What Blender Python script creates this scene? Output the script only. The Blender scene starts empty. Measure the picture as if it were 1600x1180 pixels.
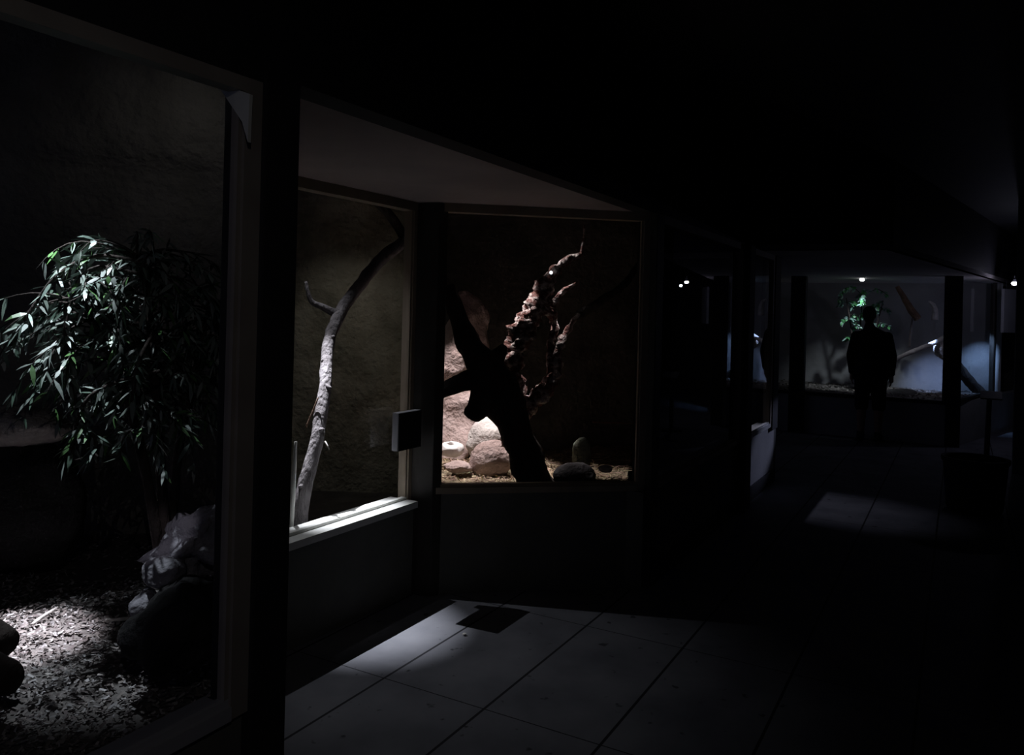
import bpy, bmesh, math, random
from mathutils import Vector, Matrix, noise
random.seed(7)
PI = math.pi
C = bpy.context.scene.collection
sc = bpy.context.scene

# ------------------------------------------------------------------ camera model
F, CX, CY, ROLL, EYE = 1250.0, 800.0, 487.0, 0.025, 1.6
TH = math.radians(29.25)                 # the corridor runs 29 degrees right of the view axis
SN, CS = math.sin(TH), math.cos(TH)

def W(s, t, z=0.0):                      # corridor coordinates: s along it, t across it (to the right)
    return Vector((s*SN + t*CS, s*CS - t*SN, z))
def ray(px, py):
    u, v = px-CX, CY-py
    return Vector(((u*math.cos(ROLL)-v*math.sin(ROLL))/F, 1.0, (u*math.sin(ROLL)+v*math.cos(ROLL))/F))
def at(px, py, Y):
    r = ray(px, py); return Vector((r.x*Y, Y, EYE + r.z*Y))
def on_z(px, py, z):
    r = ray(px, py); return at(px, py, (z-EYE)/r.z)
def on_t(px, py, t):
    r = ray(px, py); return at(px, py, t/(r.x*CS-SN))

cam_d = bpy.data.cameras.new('camera'); cam = bpy.data.objects.new('camera', cam_d); C.objects.link(cam)
cam.location = (0, 0, EYE); cam.rotation_euler = (PI/2, -ROLL, 0)
cam_d.sensor_fit = 'HORIZONTAL'; cam_d.sensor_width = 36; cam_d.lens = 36*F/1600
cam_d.shift_y = -(590-CY)/1600; cam_d.clip_start = 0.05; cam_d.clip_end = 100
sc.camera = cam
sc.view_settings.view_transform = 'Standard'
sc.view_settings.look = 'None'
sc.view_settings.exposure = 0
w = bpy.data.worlds.new('world'); sc.world = w; w.use_nodes = True
w.node_tree.nodes['Background'].inputs[0].default_value = (0.55, 0.6, 1.0, 1)
w.node_tree.nodes['Background'].inputs[1].default_value = 0.035

# ------------------------------------------------------------------ materials
def mat(name, c1, c2=None, scale=8.0, rough=0.8, bump=0.0, bscale=None, detail=6, spec=0.3, stretch=None, contrast=(0.35, 0.65), coord='Object'):
    m = bpy.data.materials.new(name); m.use_nodes = True
    n, l = m.node_tree.nodes, m.node_tree.links
    b = n['Principled BSDF']; b.inputs['Roughness'].default_value = rough
    b.inputs['Specular IOR Level'].default_value = spec
    c2 = c2 or tuple(x*0.7 for x in c1)
    tc = n.new('ShaderNodeTexCoord'); mp = n.new('ShaderNodeMapping')
    l.new(tc.outputs[coord], mp.inputs[0])
    if stretch: mp.inputs['Scale'].default_value = stretch
    nz = n.new('ShaderNodeTexNoise'); nz.inputs['Scale'].default_value = scale; nz.inputs['Detail'].default_value = detail
    l.new(mp.outputs[0], nz.inputs['Vector'])
    cr = n.new('ShaderNodeValToRGB'); l.new(nz.outputs['Fac'], cr.inputs[0])
    cr.color_ramp.elements[0].position, cr.color_ramp.elements[1].position = contrast
    cr.color_ramp.elements[0].color = (*c2, 1); cr.color_ramp.elements[1].color = (*c1, 1)
    l.new(cr.outputs[0], b.inputs['Base Color'])
    if bump:
        bz = n.new('ShaderNodeTexNoise'); bz.inputs['Scale'].default_value = bscale or scale*3; bz.inputs['Detail'].default_value = 8
        l.new(mp.outputs[0], bz.inputs['Vector'])
        bp = n.new('ShaderNodeBump'); bp.inputs['Strength'].default_value = bump; bp.inputs['Distance'].default_value = 0.03
        l.new(bz.outputs['Fac'], bp.inputs['Height']); l.new(bp.outputs[0], b.inputs['Normal'])
    return m

def mat_vcol(name, rough=0.8, spec=0.3, trans=0.0, mul=1.0):
    m = bpy.data.materials.new(name); m.use_nodes = True
    n, l = m.node_tree.nodes, m.node_tree.links; b = n['Principled BSDF']
    a = n.new('ShaderNodeVertexColor'); a.layer_name = 'Col'
    l.new(a.outputs[0], b.inputs['Base Color'])
    b.inputs['Roughness'].default_value = rough; b.inputs['Specular IOR Level'].default_value = spec
    return m

def mat_emit(name, col, strength):
    m = bpy.data.materials.new(name); m.use_nodes = True
    n, l = m.node_tree.nodes, m.node_tree.links
    b = n['Principled BSDF']
    b.inputs['Emission Color'].default_value = (*col, 1); b.inputs['Emission Strength'].default_value = strength
    return m

def mat_glass():
    m = bpy.data.materials.new('window_glass'); m.use_nodes = True
    n, l = m.node_tree.nodes, m.node_tree.links
    n.remove(n['Principled BSDF']); out = n['Material Output']
    g = n.new('ShaderNodeNewGeometry')
    mm = n.new('ShaderNodeMix'); mm.data_type = 'FLOAT'
    l.new(g.outputs['Backfacing'], mm.inputs[0]); mm.inputs[2].default_value = 1.5; mm.inputs[3].default_value = 1/1.5
    fr = n.new('ShaderNodeFresnel'); l.new(mm.outputs[0], fr.inputs['IOR'])
    tr = n.new('ShaderNodeBsdfTransparent'); tr.inputs[0].default_value = (0.95, 0.95, 0.96, 1)
    gl = n.new('ShaderNodeBsdfGlossy'); gl.inputs['Roughness'].default_value = 0.0; gl.inputs[0].default_value = (0.95, 0.95, 0.95, 1)
    mx = n.new('ShaderNodeMixShader'); l.new(fr.outputs[0], mx.inputs[0]); l.new(tr.outputs[0], mx.inputs[1]); l.new(gl.outputs[0], mx.inputs[2])
    l.new(mx.outputs[0], out.inputs['Surface'])
    return m

def mat_paving():
    m = bpy.data.materials.new('concrete_pavers'); m.use_nodes = True
    n, l = m.node_tree.nodes, m.node_tree.links; b = n['Principled BSDF']
    tc = n.new('ShaderNodeTexCoord'); mp = n.new('ShaderNodeMapping')
    # rotate the texture space so that x runs along the corridor
    mp.vector_type = 'POINT'; mp.inputs['Rotation'].default_value = (0, 0, -(PI/2-TH))
    l.new(tc.outputs['Object'], mp.inputs[0])
    sp = n.new('ShaderNodeSeparateXYZ'); l.new(mp.outputs[0], sp.inputs[0])
    def joint(sock, off, pitch, half):
        a = n.new('ShaderNodeMath'); a.operation = 'ADD'; a.inputs[1].default_value = off; l.new(sock, a.inputs[0])
        d = n.new('ShaderNodeMath'); d.operation = 'PINGPONG'; d.inputs[1].default_value = pitch/2; l.new(a.outputs[0], d.inputs[0])
        c = n.new('ShaderNodeMath'); c.operation = 'LESS_THAN'; c.inputs[1].default_value = half; l.new(d.outputs[0], c.inputs[0])
        return c.outputs[0]
    # texture y = -t
    jy = joint(sp.outputs['Y'], -2.14, 0.505, 0.006)
    jx = joint(sp.outputs['X'], -2.77, 1.01, 0.003)
    mxm = n.new('ShaderNodeMath'); mxm.operation = 'MAXIMUM'; l.new(jy, mxm.inputs[0]); l.new(jx, mxm.inputs[1])
    nz = n.new('ShaderNodeTexNoise'); nz.inputs['Scale'].default_value = 3.0; nz.inputs['Detail'].default_value = 8; l.new(mp.outputs[0], nz.inputs['Vector'])
    cr = n.new('ShaderNodeValToRGB'); l.new(nz.outputs['Fac'], cr.inputs[0])
    cr.color_ramp.elements[0].position = 0.3; cr.color_ramp.elements[1].position = 0.7
    cr.color_ramp.elements[0].color = (0.16, 0.165, 0.19, 1); cr.color_ramp.elements[1].color = (0.27, 0.275, 0.305, 1)
    n2 = n.new('ShaderNodeTexNoise'); n2.inputs['Scale'].default_value = 14; l.new(mp.outputs[0], n2.inputs['Vector'])
    c2 = n.new('ShaderNodeValToRGB'); l.new(n2.outputs['Fac'], c2.inputs[0])
    c2.color_ramp.elements[0].position = 0.27; c2.color_ramp.elements[1].position = 0.33
    c2.color_ramp.elements[0].color = (0.35, 0.35, 0.35, 1); c2.color_ramp.elements[1].color = (1, 1, 1, 1)
    mu = n.new('ShaderNodeMix'); mu.data_type = 'RGBA'; mu.blend_type = 'MULTIPLY'; mu.inputs[0].default_value = 1
    l.new(cr.outputs[0], mu.inputs[6]); l.new(c2.outputs[0], mu.inputs[7])
    mj = n.new('ShaderNodeMix'); mj.data_type = 'RGBA'; l.new(mxm.outputs[0], mj.inputs[0])
    l.new(mu.outputs[2], mj.inputs[6]); mj.inputs[7].default_value = (0.03, 0.03, 0.035, 1)
    l.new(mj.outputs[2], b.inputs['Base Color'])
    b.inputs['Roughness'].default_value = 0.75; b.inputs['Specular IOR Level'].default_value = 0.2
    return m

M = {}
M['paving'] = mat_paving()
M['glass'] = mat_glass()
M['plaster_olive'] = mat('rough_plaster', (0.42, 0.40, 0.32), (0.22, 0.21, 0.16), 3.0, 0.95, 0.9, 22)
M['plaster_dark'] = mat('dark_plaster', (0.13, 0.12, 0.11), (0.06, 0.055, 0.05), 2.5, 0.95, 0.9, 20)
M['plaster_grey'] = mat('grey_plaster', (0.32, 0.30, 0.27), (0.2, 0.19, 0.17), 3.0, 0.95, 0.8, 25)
M['plaster_blue'] = mat('smooth_plaster', (0.5, 0.5, 0.52), (0.4, 0.4, 0.42), 2.0, 0.9, 0.3, 12)
M['wall'] = mat('painted_wall', (0.17, 0.17, 0.155), (0.14, 0.14, 0.125), 4.0, 0.9, 0.1, 40)
M['wall_pale'] = mat('pale_wall', (0.5, 0.5, 0.5), (0.42, 0.42, 0.42), 4.0, 0.9, 0.1, 40)
M['soffit'] = mat('pale_soffit', (0.74, 0.68, 0.68), (0.66, 0.6, 0.6), 2.0, 0.9)
M['soffit_alcove'] = mat('warm_soffit', (0.62, 0.51, 0.48), (0.46, 0.38, 0.36), 1.5, 0.9)
M['frame_grey'] = mat('taupe_frame', (0.34, 0.31, 0.28), (0.28, 0.25, 0.23), 6, 0.6)
M['rock_black'] = mat('black_rock', (0.04, 0.038, 0.04), (0.02, 0.02, 0.02), 8, 0.9, 0.6, 40)
M['black'] = mat('black_paint', (0.035, 0.034, 0.038), (0.028, 0.028, 0.031), 6, 0.7, spec=0.2)
M['frame'] = mat('brown_frame', (0.38, 0.31, 0.24), (0.3, 0.25, 0.19), 6, 0.6, stretch=(1, 1, 0.1))
M['frame_dark'] = mat('dark_frame', (0.06, 0.055, 0.05), (0.045, 0.04, 0.038), 6, 0.6)
M['sill'] = mat('white_sill', (0.82, 0.83, 0.8), (0.7, 0.71, 0.68), 5, 0.5)
M['bark_pale'] = mat('pale_bark', (0.27, 0.25, 0.26), (0.15, 0.135, 0.14), 14, 0.85, 0.7, 50, stretch=(1, 1, 0.35))
M['bark_dark'] = mat('dark_bark', (0.07, 0.055, 0.05), (0.035, 0.03, 0.028), 12, 0.9, 0.8, 40, stretch=(1, 1, 0.4))
M['bark_red'] = mat('flaking_bark', (0.72, 0.62, 0.6), (0.16, 0.07, 0.06), 22, 0.9, 1.0, 60, contrast=(.46, .62))
M['bark_brown'] = mat('brown_bark', (0.28, 0.17, 0.12), (0.16, 0.1, 0.07), 12, 0.9, 0.6, 40)
M['white_wood'] = mat('white_wood', (0.75, 0.72, 0.7), (0.55, 0.52, 0.5), 12, 0.8, 0.4, 40)
M['rock_pale'] = mat('pale_rock', (0.62, 0.57, 0.54), (0.48, 0.43, 0.41), 7, 0.9, 0.5, 45)
M['rock_pink'] = mat('pink_rock', (0.46, 0.36, 0.34), (0.3, 0.22, 0.2), 6, 0.9, 0.7, 35)
M['rock_grey'] = mat('grey_rock', (0.36, 0.35, 0.39), (0.24, 0.23, 0.26), 8, 0.9, 0.6, 40)
M['rock_dark'] = mat('dark_rock', (0.10, 0.095, 0.10), (0.055, 0.05, 0.052), 8, 0.9, 0.6, 40)
M['rock_green'] = mat('mossy_rock', (0.22, 0.24, 0.2), (0.13, 0.14, 0.12), 8, 0.9, 0.6, 40)
M['white_stone'] = mat('white_stone', (0.85, 0.82, 0.8), (0.7, 0.66, 0.64), 10, 0.8, 0.3, 40)
M['leaf'] = mat_vcol('leaf', 0.42, 0.5)
M['chips'] = mat_vcol('wood_chips', 0.85, 0.2)
M['skin'] = mat('skin', (0.45, 0.28, 0.21), (0.42, 0.26, 0.19), 20, 0.6)
M['hair'] = mat('dark_hair', (0.02, 0.016, 0.013), (0.012, 0.01, 0.008), 60, 0.6, stretch=(1, 1, .1))
M['cloth'] = mat('dark_cloth', (0.018, 0.018, 0.022), (0.012, 0.012, 0.015), 30, 0.95, 0.3, 80)
M['cloth2'] = mat('dark_shorts', (0.022, 0.021, 0.024), (0.014, 0.014, 0.016), 30, 0.95, 0.3, 80)
M['rubber'] = mat('dark_rubber', (0.03, 0.03, 0.032), (0.02, 0.02, 0.02), 20, 0.8)
M['steel_dark'] = mat('dark_metal', (0.05, 0.05, 0.055), (0.035, 0.035, 0.04), 20, 0.5)
M['board'] = mat('pale_board', (0.42, 0.42, 0.46), (0.36, 0.36, 0.4), 3, 0.8)
M['bulb'] = mat_emit('lit_bulb', (1.0, 1.0, 1.0), 6)
M['bulb_dim'] = mat_emit('dim_bulb', (0.8, 0.9, 0.85), 0.25)
M['paper'] = mat('white_paper', (0.8, 0.78, 0.72), (0.7, 0.68, 0.64), 9)

# ------------------------------------------------------------------ object helpers
def link(name, bm, m, parent=None, smooth=False):
    me = bpy.data.meshes.new(name); bm.normal_update(); bm.to_mesh(me); bm.free()
    if smooth:
        for p in me.polygons: p.use_smooth = True
    me.materials.append(m)
    o = bpy.data.objects.new(name, me); C.objects.link(o)
    if parent is not None: o.parent = parent; o.matrix_parent_inverse = Matrix.Translation(parent.location).inverted()
    return o
def tag(o, label, cat, group=None, kind=None):
    o['label'] = label; o['category'] = cat
    if group: o['group'] = group
    if kind: o['kind'] = kind
    return o
def thing(name, label, cat, loc, group=None):
    o = bpy.data.objects.new(name, None); C.objects.link(o); o.location = loc; o.empty_display_size = 0.1
    return tag(o, label, cat, group)
def struct(o):
    o['kind'] = 'structure'; return o

def prism(bm, pts, z0, z1):              # pts: ground polygon (Vectors)
    lo = [bm.verts.new((p.x, p.y, z0)) for p in pts]; hi = [bm.verts.new((p.x, p.y, z1)) for p in pts]
    bm.faces.new(lo[::-1]); bm.faces.new(hi); n = len(pts)
    for i in range(n): bm.faces.new((lo[i], lo[(i+1) % n], hi[(i+1) % n], hi[i]))
    bmesh.ops.recalc_face_normals(bm, faces=bm.faces[:])
def slab(bm, p0, p1, z0, z1, d0, d1):    # upright slab from p0 to p1; d measured along the right-hand normal
    d = (p1-p0); d.z = 0; d.normalize(); n = Vector((d.y, -d.x, 0))
    b2 = bmesh.new(); prism(b2, [p0+n*d0, p1+n*d0, p1+n*d1, p0+n*d1], z0, z1)
    me = bpy.data.meshes.new('tmp'); b2.to_mesh(me); b2.free(); bm.from_mesh(me); bpy.data.meshes.remove(me)
def bevel(bm, w=0.006, seg=2):
    bmesh.ops.bevel(bm, geom=bm.edges[:], offset=w, segments=seg, affect='EDGES', profile=0.6)
def wallslab(name, p0, p1, z0, z1, d0, d1, m):
    bm = bmesh.new(); slab(bm, p0, p1, z0, z1, d0, d1); return struct(link(name, bm, m))
def box(bm, c, sx, sy, sz, rz=0.0, rx=0.0, ry=0.0, bev=0.0):
    r = bmesh.ops.create_cube(bm, size=1.0)['verts']
    bmesh.ops.scale(bm, verts=r, vec=(sx, sy, sz))
    if bev: 
        es = list({e for v in r for e in v.link_edges})
        g = bmesh.ops.bevel(bm, geom=es, offset=bev, segments=2, affect='EDGES', profile=0.6)
        r = list({v for f in g['faces'] for v in f.verts} | {v for v in r if v.is_valid})
    mt = Matrix.Translation(c) @ Matrix.Rotation(rz, 4, 'Z') @ Matrix.Rotation(ry, 4, 'Y') @ Matrix.Rotation(rx, 4, 'X')
    bmesh.ops.transform(bm, matrix=mt, verts=[v for v in r if v.is_valid])

def smoothpath(pts, rads, sub=6):
    P, R = [], []
    n = len(pts)
    for i in range(n-1):
        p0 = pts[max(i-1, 0)]; p1 = pts[i]; p2 = pts[i+1]; p3 = pts[min(i+2, n-1)]
        for k in range(sub):
            t = k/sub
            P.append(0.5*((2*p1)+(p2-p0)*t+(2*p0-5*p1+4*p2-p3)*t*t+(3*p1-p0-3*p2+p3)*t**3))
            R.append(rads[i]*(1-t)+rads[i+1]*t)
    P.append(pts[-1].copy()); R.append(rads[-1])
    return P, R
def tube(bm, pts, rads, seg=10, sub=6, rough=0.0, rs=12.0, col=None, cl=None):
    pts = [Vector(p) for p in pts]
    P, R = smoothpath(pts, rads, sub) if sub > 1 else (pts, rads)
    rings = []
    up = None
    for i, p in enumerate(P):
        d = (P[min(i+1, len(P)-1)]-P[max(i-1, 0)]).normalized()
        if up is None:
            up = d.orthogonal().normalized()
        else:
            up = (up-d*up.dot(d)).normalized()
        si = d.cross(up)
        ring = []
        for k in range(seg):
            a = 2*PI*k/seg; o = up*math.cos(a)+si*math.sin(a)
            r = R[i]
            if rough: r *= 1+rough*(noise.noise((p+o*R[i])*rs)*1.3+0.5*noise.noise((p+o*R[i])*rs*2.7))
            ring.append(bm.verts.new(p+o*r))
        rings.append(ring)
    for a, b in zip(rings, rings[1:]):
        for k in range(seg): bm.faces.new((a[k], a[(k+1) % seg], b[(k+1) % seg], b[k]))
    bm.faces.new(rings[0][::-1]); bm.faces.new(rings[-1])
def rock(bm, c, sx, sy, sz, seed=0, amp=0.22, sub=4, rz=0.0, freq=1.1, flat=None, tilt=0.0):
    r = bmesh.ops.create_icosphere(bm, subdivisions=sub, radius=1.0)['verts']
    off = Vector((seed*3.7, seed*1.3, seed*7.1))
    mt = Matrix.Rotation(rz, 3, 'Z') @ Matrix.Rotation(tilt, 3, 'Y')
    for v in r:
        p = v.co.copy()
        k = 1+amp*noise.noise(p*freq+off)+amp*0.5*noise.noise(p*freq*2.3+off)+amp*0.22*noise.noise(p*freq*6+off)
        # facet
        q = p*k
        q = Vector((q.x*sx, q.y*sy, q.z*sz))
        if flat is not None and q.z < -flat*sz: q.z = -flat*sz
        v.co = Vector(c)+mt @ q
def rock_obj(name, label, c, sx, sy, sz, m, seed, **k):
    bm = bmesh.new(); rock(bm, c, sx, sy, sz, seed, **k)
    return tag(link(name, bm, m, smooth=True), label, 'rock')
def spot(name, loc, target, energy, col, angle, blend=0.5, size=0.04):
    d = bpy.data.lights.new(name, 'SPOT'); d.energy = energy; d.color = col; d.spot_size = math.radians(angle); d.spot_blend = blend; d.shadow_soft_size = size
    o = bpy.data.objects.new(name, d); C.objects.link(o); o.location = loc
    o.rotation_euler = (Vector(target)-Vector(loc)).to_track_quat('-Z', 'Y').to_euler(); return o
def point(name, loc, energy, col, size=0.05):
    d = bpy.data.lights.new(name, 'POINT'); d.energy = energy; d.color = col; d.shadow_soft_size = size
    o = bpy.data.objects.new(name, d); C.objects.link(o); o.location = loc; return o

# ------------------------------------------------------------------ plan of the building
T0, T1 = -1.575, -2.65                   # front line of the units; back of the alcove
ZS, ZC, SILL = 2.2, 2.95, 0.5
BED = 0.48
ACORN = (2.55, T1)                       # alcove corner
P_post = W(1.62, T0)
A1 = W(2.55, T1-.04); A2 = W(3.68, T1-.04)       # first alcove pane
B1 = W(3.70, T1+0.08); B2 = W(4.50, T0-.02)  # slanting pane
P3a, P3b = W(4.56, T0), W(6.66, T0)
P4a, P4b = W(6.86, T0), W(7.92, T0)
END = W(8.15, T0)

# floor, ceiling
bm = bmesh.new(); prism(bm, [W(-4, -7), W(19, -7), W(19, 4), W(-4, 4)], -0.1, 0.0); struct(link('floor', bm, M['paving']))
bm = bmesh.new(); prism(bm, [W(-4, -7), W(19, -7), W(19, 4), W(-4, 4)], ZC, ZC+0.1); struct(link('ceiling', bm, M['black']))
wallslab('wall_right', W(-4, 3.6), W(19, 3.6), 0, ZC, 0, 0.15, M['black'])
wallslab('wall_far', W(18, -7), W(18, 4), 0, ZC, -0.15, 0, M['black'])
# front line: low wall and fascia of the near unit
wallslab('wall_left_low', W(-4, T0), W(1.60, T0), 0, 0.57, -0.1, 0, M['wall'])
wallslab('wall_left_fascia_near', W(-4, T0), W(1.58, T0), 2.165, ZS, -0.1, 0, M['black'])
wallslab('wall_left_fascia', W(-4, T0), W(8.15, T0), ZS, ZC, -0.1, 0, M['black'])
# alcove
wallslab('wall_alcove_side', W(1.60, T0-0.1), A1, 0, ZS, -0.03, 0, M['black'])
wallslab('wall_alcove_low', A1, W(3.72, T1), 0, SILL, -0.1, 0, M['wall'])
wallslab('wall_alcove_slanted_low', W(3.69, T1+.06), B2, 0, SILL+0.07, -0.1, 0, M['wall'])
bm = bmesh.new(); prism(bm, [W(1.5, T0-0.1), W(4.4, T0-0.1), W(3.74, T1-0.08), W(2.4, T1-0.08)], ZS, ZS+0.04); struct(link('ceiling_alcove', bm, M['soffit_alcove']))
# unit along the corridor behind the alcove
wallslab('wall_left_middle_low', P3a-W(0.14, 0), W(6.76, T0), 0, SILL+.07, -0.1, 0, M['wall'])
wallslab('wall_left_end_low', W(6.76, T0), END, 0, SILL+0.06, -0.1, 0, M['wall_pale'])
wallslab('wall_left_end_return', END, W(8.15, -3.4), 0, ZS, 0, 0.1, M['wall'])
wallslab('baseboard_left', W(4.5, T0), W(8.15, T0), 0.0, 0.12, 0.0, 0.02, M['black'])
# lower ceiling over the passage to the end unit
bm = bmesh.new(); prism(bm, [W(7.3, T0+0.0), W(7.4, -0.5), W(15.6, 0.9), W(15.6, -5), W(8.0, -5), W(8.0, T0)], ZS, ZS+0.05); struct(link('ceiling_passage', bm, M['soffit']))
bm = bmesh.new()
slab(bm, W(7.3, T0), W(7.4, -0.5), ZS, ZC, -0.05, 0); slab(bm, W(7.4, -0.5), W(15.6, 0.9), ZS, ZC, -0.06, 0)
struct(link('wall_passage_fascia', bm, M['black']))

# enclosure shells
E1L, E1R = at(-420, 500, 3.5), at(440, 500, 4.0)
ENC2L, ENC2R = at(438, 500, 6.5), at(1003, 500, 6.7)
E1L.z = E1R.z = ENC2L.z = ENC2R.z = 0
def shellwall(name, p0, p1, m, z0=0.3, z1=2.5, th=0.06, amp=0.03, nx=60, nz=36, freq=2.2, ledge=None):
    """rough plastered wall: a displaced grid"""
    bm = bmesh.new(); d = (p1-p0); L = d.length; dn = d.normalized(); n = Vector((dn.y, -dn.x, 0))
    vs = []
    for j in range(nz+1):
        row = []
        for i in range(nx+1):
            p = p0+d*(i/nx); p = Vector((p.x, p.y, z0+(z1-z0)*j/nz))
            h = amp*(noise.noise(p*freq)+0.5*noise.noise(p*freq*3)+0.35*noise.noise(p*freq*8))
            if ledge and p.z > ledge: h += 0.05*min(1, (p.z-ledge)/0.05)
            row.append(bm.verts.new(p+n*h))
        vs.append(row)
    for j in range(nz):
        for i in range(nx): bm.faces.new((vs[j][i], vs[j][i+1], vs[j+1][i+1], vs[j+1][i]))
    return struct(link(name, bm, m, smooth=True))
shellwall('wall_enclosure_near', E1L, E1R, M['plaster_grey'], amp=0.025, ledge=2.25, z1=2.9, nx=90, nz=60)
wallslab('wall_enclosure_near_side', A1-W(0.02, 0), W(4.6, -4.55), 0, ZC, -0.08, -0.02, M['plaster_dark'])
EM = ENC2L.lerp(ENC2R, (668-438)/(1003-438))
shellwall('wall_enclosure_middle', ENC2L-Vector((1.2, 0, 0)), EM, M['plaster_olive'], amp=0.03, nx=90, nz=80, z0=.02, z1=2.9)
shellwall('wall_enclosure_middle_shaded', EM, ENC2R+Vector((.25, 0, 0)), M['plaster_dark'], amp=0.03, nx=70, nz=70, z0=.02, z1=2.9)  # same wall in a darker plaster colour, painting the shade at right
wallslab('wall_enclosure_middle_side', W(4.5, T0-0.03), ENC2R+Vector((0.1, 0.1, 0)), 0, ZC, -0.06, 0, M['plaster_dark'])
shellwall('wall_enclosure_far_left', W(6.2, -3.25), W(8.2, -3.25), M['plaster_dark'], amp=0.02)
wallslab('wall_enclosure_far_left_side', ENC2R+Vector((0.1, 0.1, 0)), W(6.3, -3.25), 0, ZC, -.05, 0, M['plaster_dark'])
bm = bmesh.new(); prism(bm, [W(4.6, T0-0.08), W(8.1, T0-0.08), W(8.1, -3.2), W(6.3, -3.2), Vector((ENC2R.x+.12, ENC2R.y+.05, 0))], 0.3, 0.44); struct(link('floor_enclosure_far_left', bm, M['black']))

# ------------------------------------------------------------------ windows
def window(n, p0, p1, z0, z1, fw=0.05, fd=0.07, fm=None, sout=.025, sm=None, jamb=None, tr=.05):
    root = bpy.data.objects.new('window_%d' % n, None); C.objects.link(root); root.location = (p0+p1)/2+Vector((0, 0, z0)); root['kind'] = 'structure'
    d = (p1-p0); d.z = 0; d.normalize()
    bm = bmesh.new(); fw0, fw1 = fw if isinstance(fw, tuple) else (fw, fw)
    slab(bm, p0, p0+d*fw0, z0, z1, -fd+.02, 0.02); slab(bm, p1-d*fw1, p1, z0, z1, -fd+.02, 0.02)
    slab(bm, p0+d*fw0, p1-d*fw1, z1-tr, z1, -fd+.02, 0.02)
    # glazing beads
    slab(bm, p0+d*fw0, p0+d*(fw0+0.012), z0, z1-tr, -0.015, 0.01); slab(bm, p1-d*(fw1+0.012), p1-d*fw1, z0, z1-tr, -0.015, 0.01)
    link('frame', bm, fm or M['frame'], root)
    bm = bmesh.new(); slab(bm, p0+d*fw0, p1-d*fw1, z0, z0+0.035, -fd-.03, sout); slab(bm, p0+d*fw0, p1-d*fw1, z0+.035, z0+0.05, -0.014, 0.012)
    link('sill', bm, sm or fm or M['frame'], root)
    if jamb:                                # deep inner reveal on the far side
        bm = bmesh.new(); slab(bm, p1-d*fw1, p1-d*(fw1-0.02), z0, z1, -jamb, -fd+.02); link('jamb', bm, M['frame'], root)
    bm = bmesh.new(); nn = Vector((d.y, -d.x, 0))*-0.002
    a, b = p0+d*fw0+nn, p1-d*fw1+nn
    vs = [bm.verts.new((q.x, q.y, z)) for q, z in ((a, z0+0.05), (b, z0+0.05), (b, z1-tr), (a, z1-tr))]
    f = bm.faces.new(vs); bm.normal_update()
    if f.normal.dot(Vector((d.y, -d.x, 0))) < 0: f.normal_flip()
    link('glass', bm, M['glass'], root)
    return root
window(1, W(-1.6, T0), W(1.455, T0), 0.57, 2.165, (0.06, 0.055), 0.045, fm=M['frame_grey'], sm=M['board'], tr=.036)
window(2, A1, A2, SILL, ZS, 0.05, 0.07, sm=M['sill'], sout=.09)
window(3, B1, B2, SILL+0.07, ZS, (0.03, 0.05), 0.07)
window(4, P3a, P3b, SILL+.07, ZS, (0.05, 0.04), 0.07)
window(5, P4a, P4b, SILL+.06, ZS, (0.03, 0.06), 0.07, sm=M['sill'])
# posts
def post(n, pts, z0, z1, m=M['black']):
    bm = bmesh.new(); prism(bm, [W(*p) for p in pts], z0, z1); bevel(bm, 0.008); return struct(link('trim_%d' % n, bm, m))
post(1, [(1.455, T0+0.03), (1.58, T0+0.03), (1.58, T0-0.12), (1.455, T0-0.12)], 0, ZS)
post(2, [(3.66, T1+0.03), (3.68, T1+0.11), (3.735, T1+0.135), (3.80, T1+0.02), (3.74, T1-0.12), (3.66, T1-0.1)], 0, ZS, M['frame_dark'])
post(3, [(4.47, T0+0.03), (4.60, T0+0.03), (4.60, T0-0.1), (4.49, T0-0.1)], 0, ZS, M['frame_dark'])
post(4, [(6.66, T0+0.07), (6.86, T0+0.07), (6.86, T0-0.1), (6.66, T0-0.1)], 0, ZS)
post(5, [(7.92, T0+0.03), (8.17, T0+0.03), (8.17, T0-0.1), (7.92, T0-0.1)], SILL+0.02, ZS)

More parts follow.
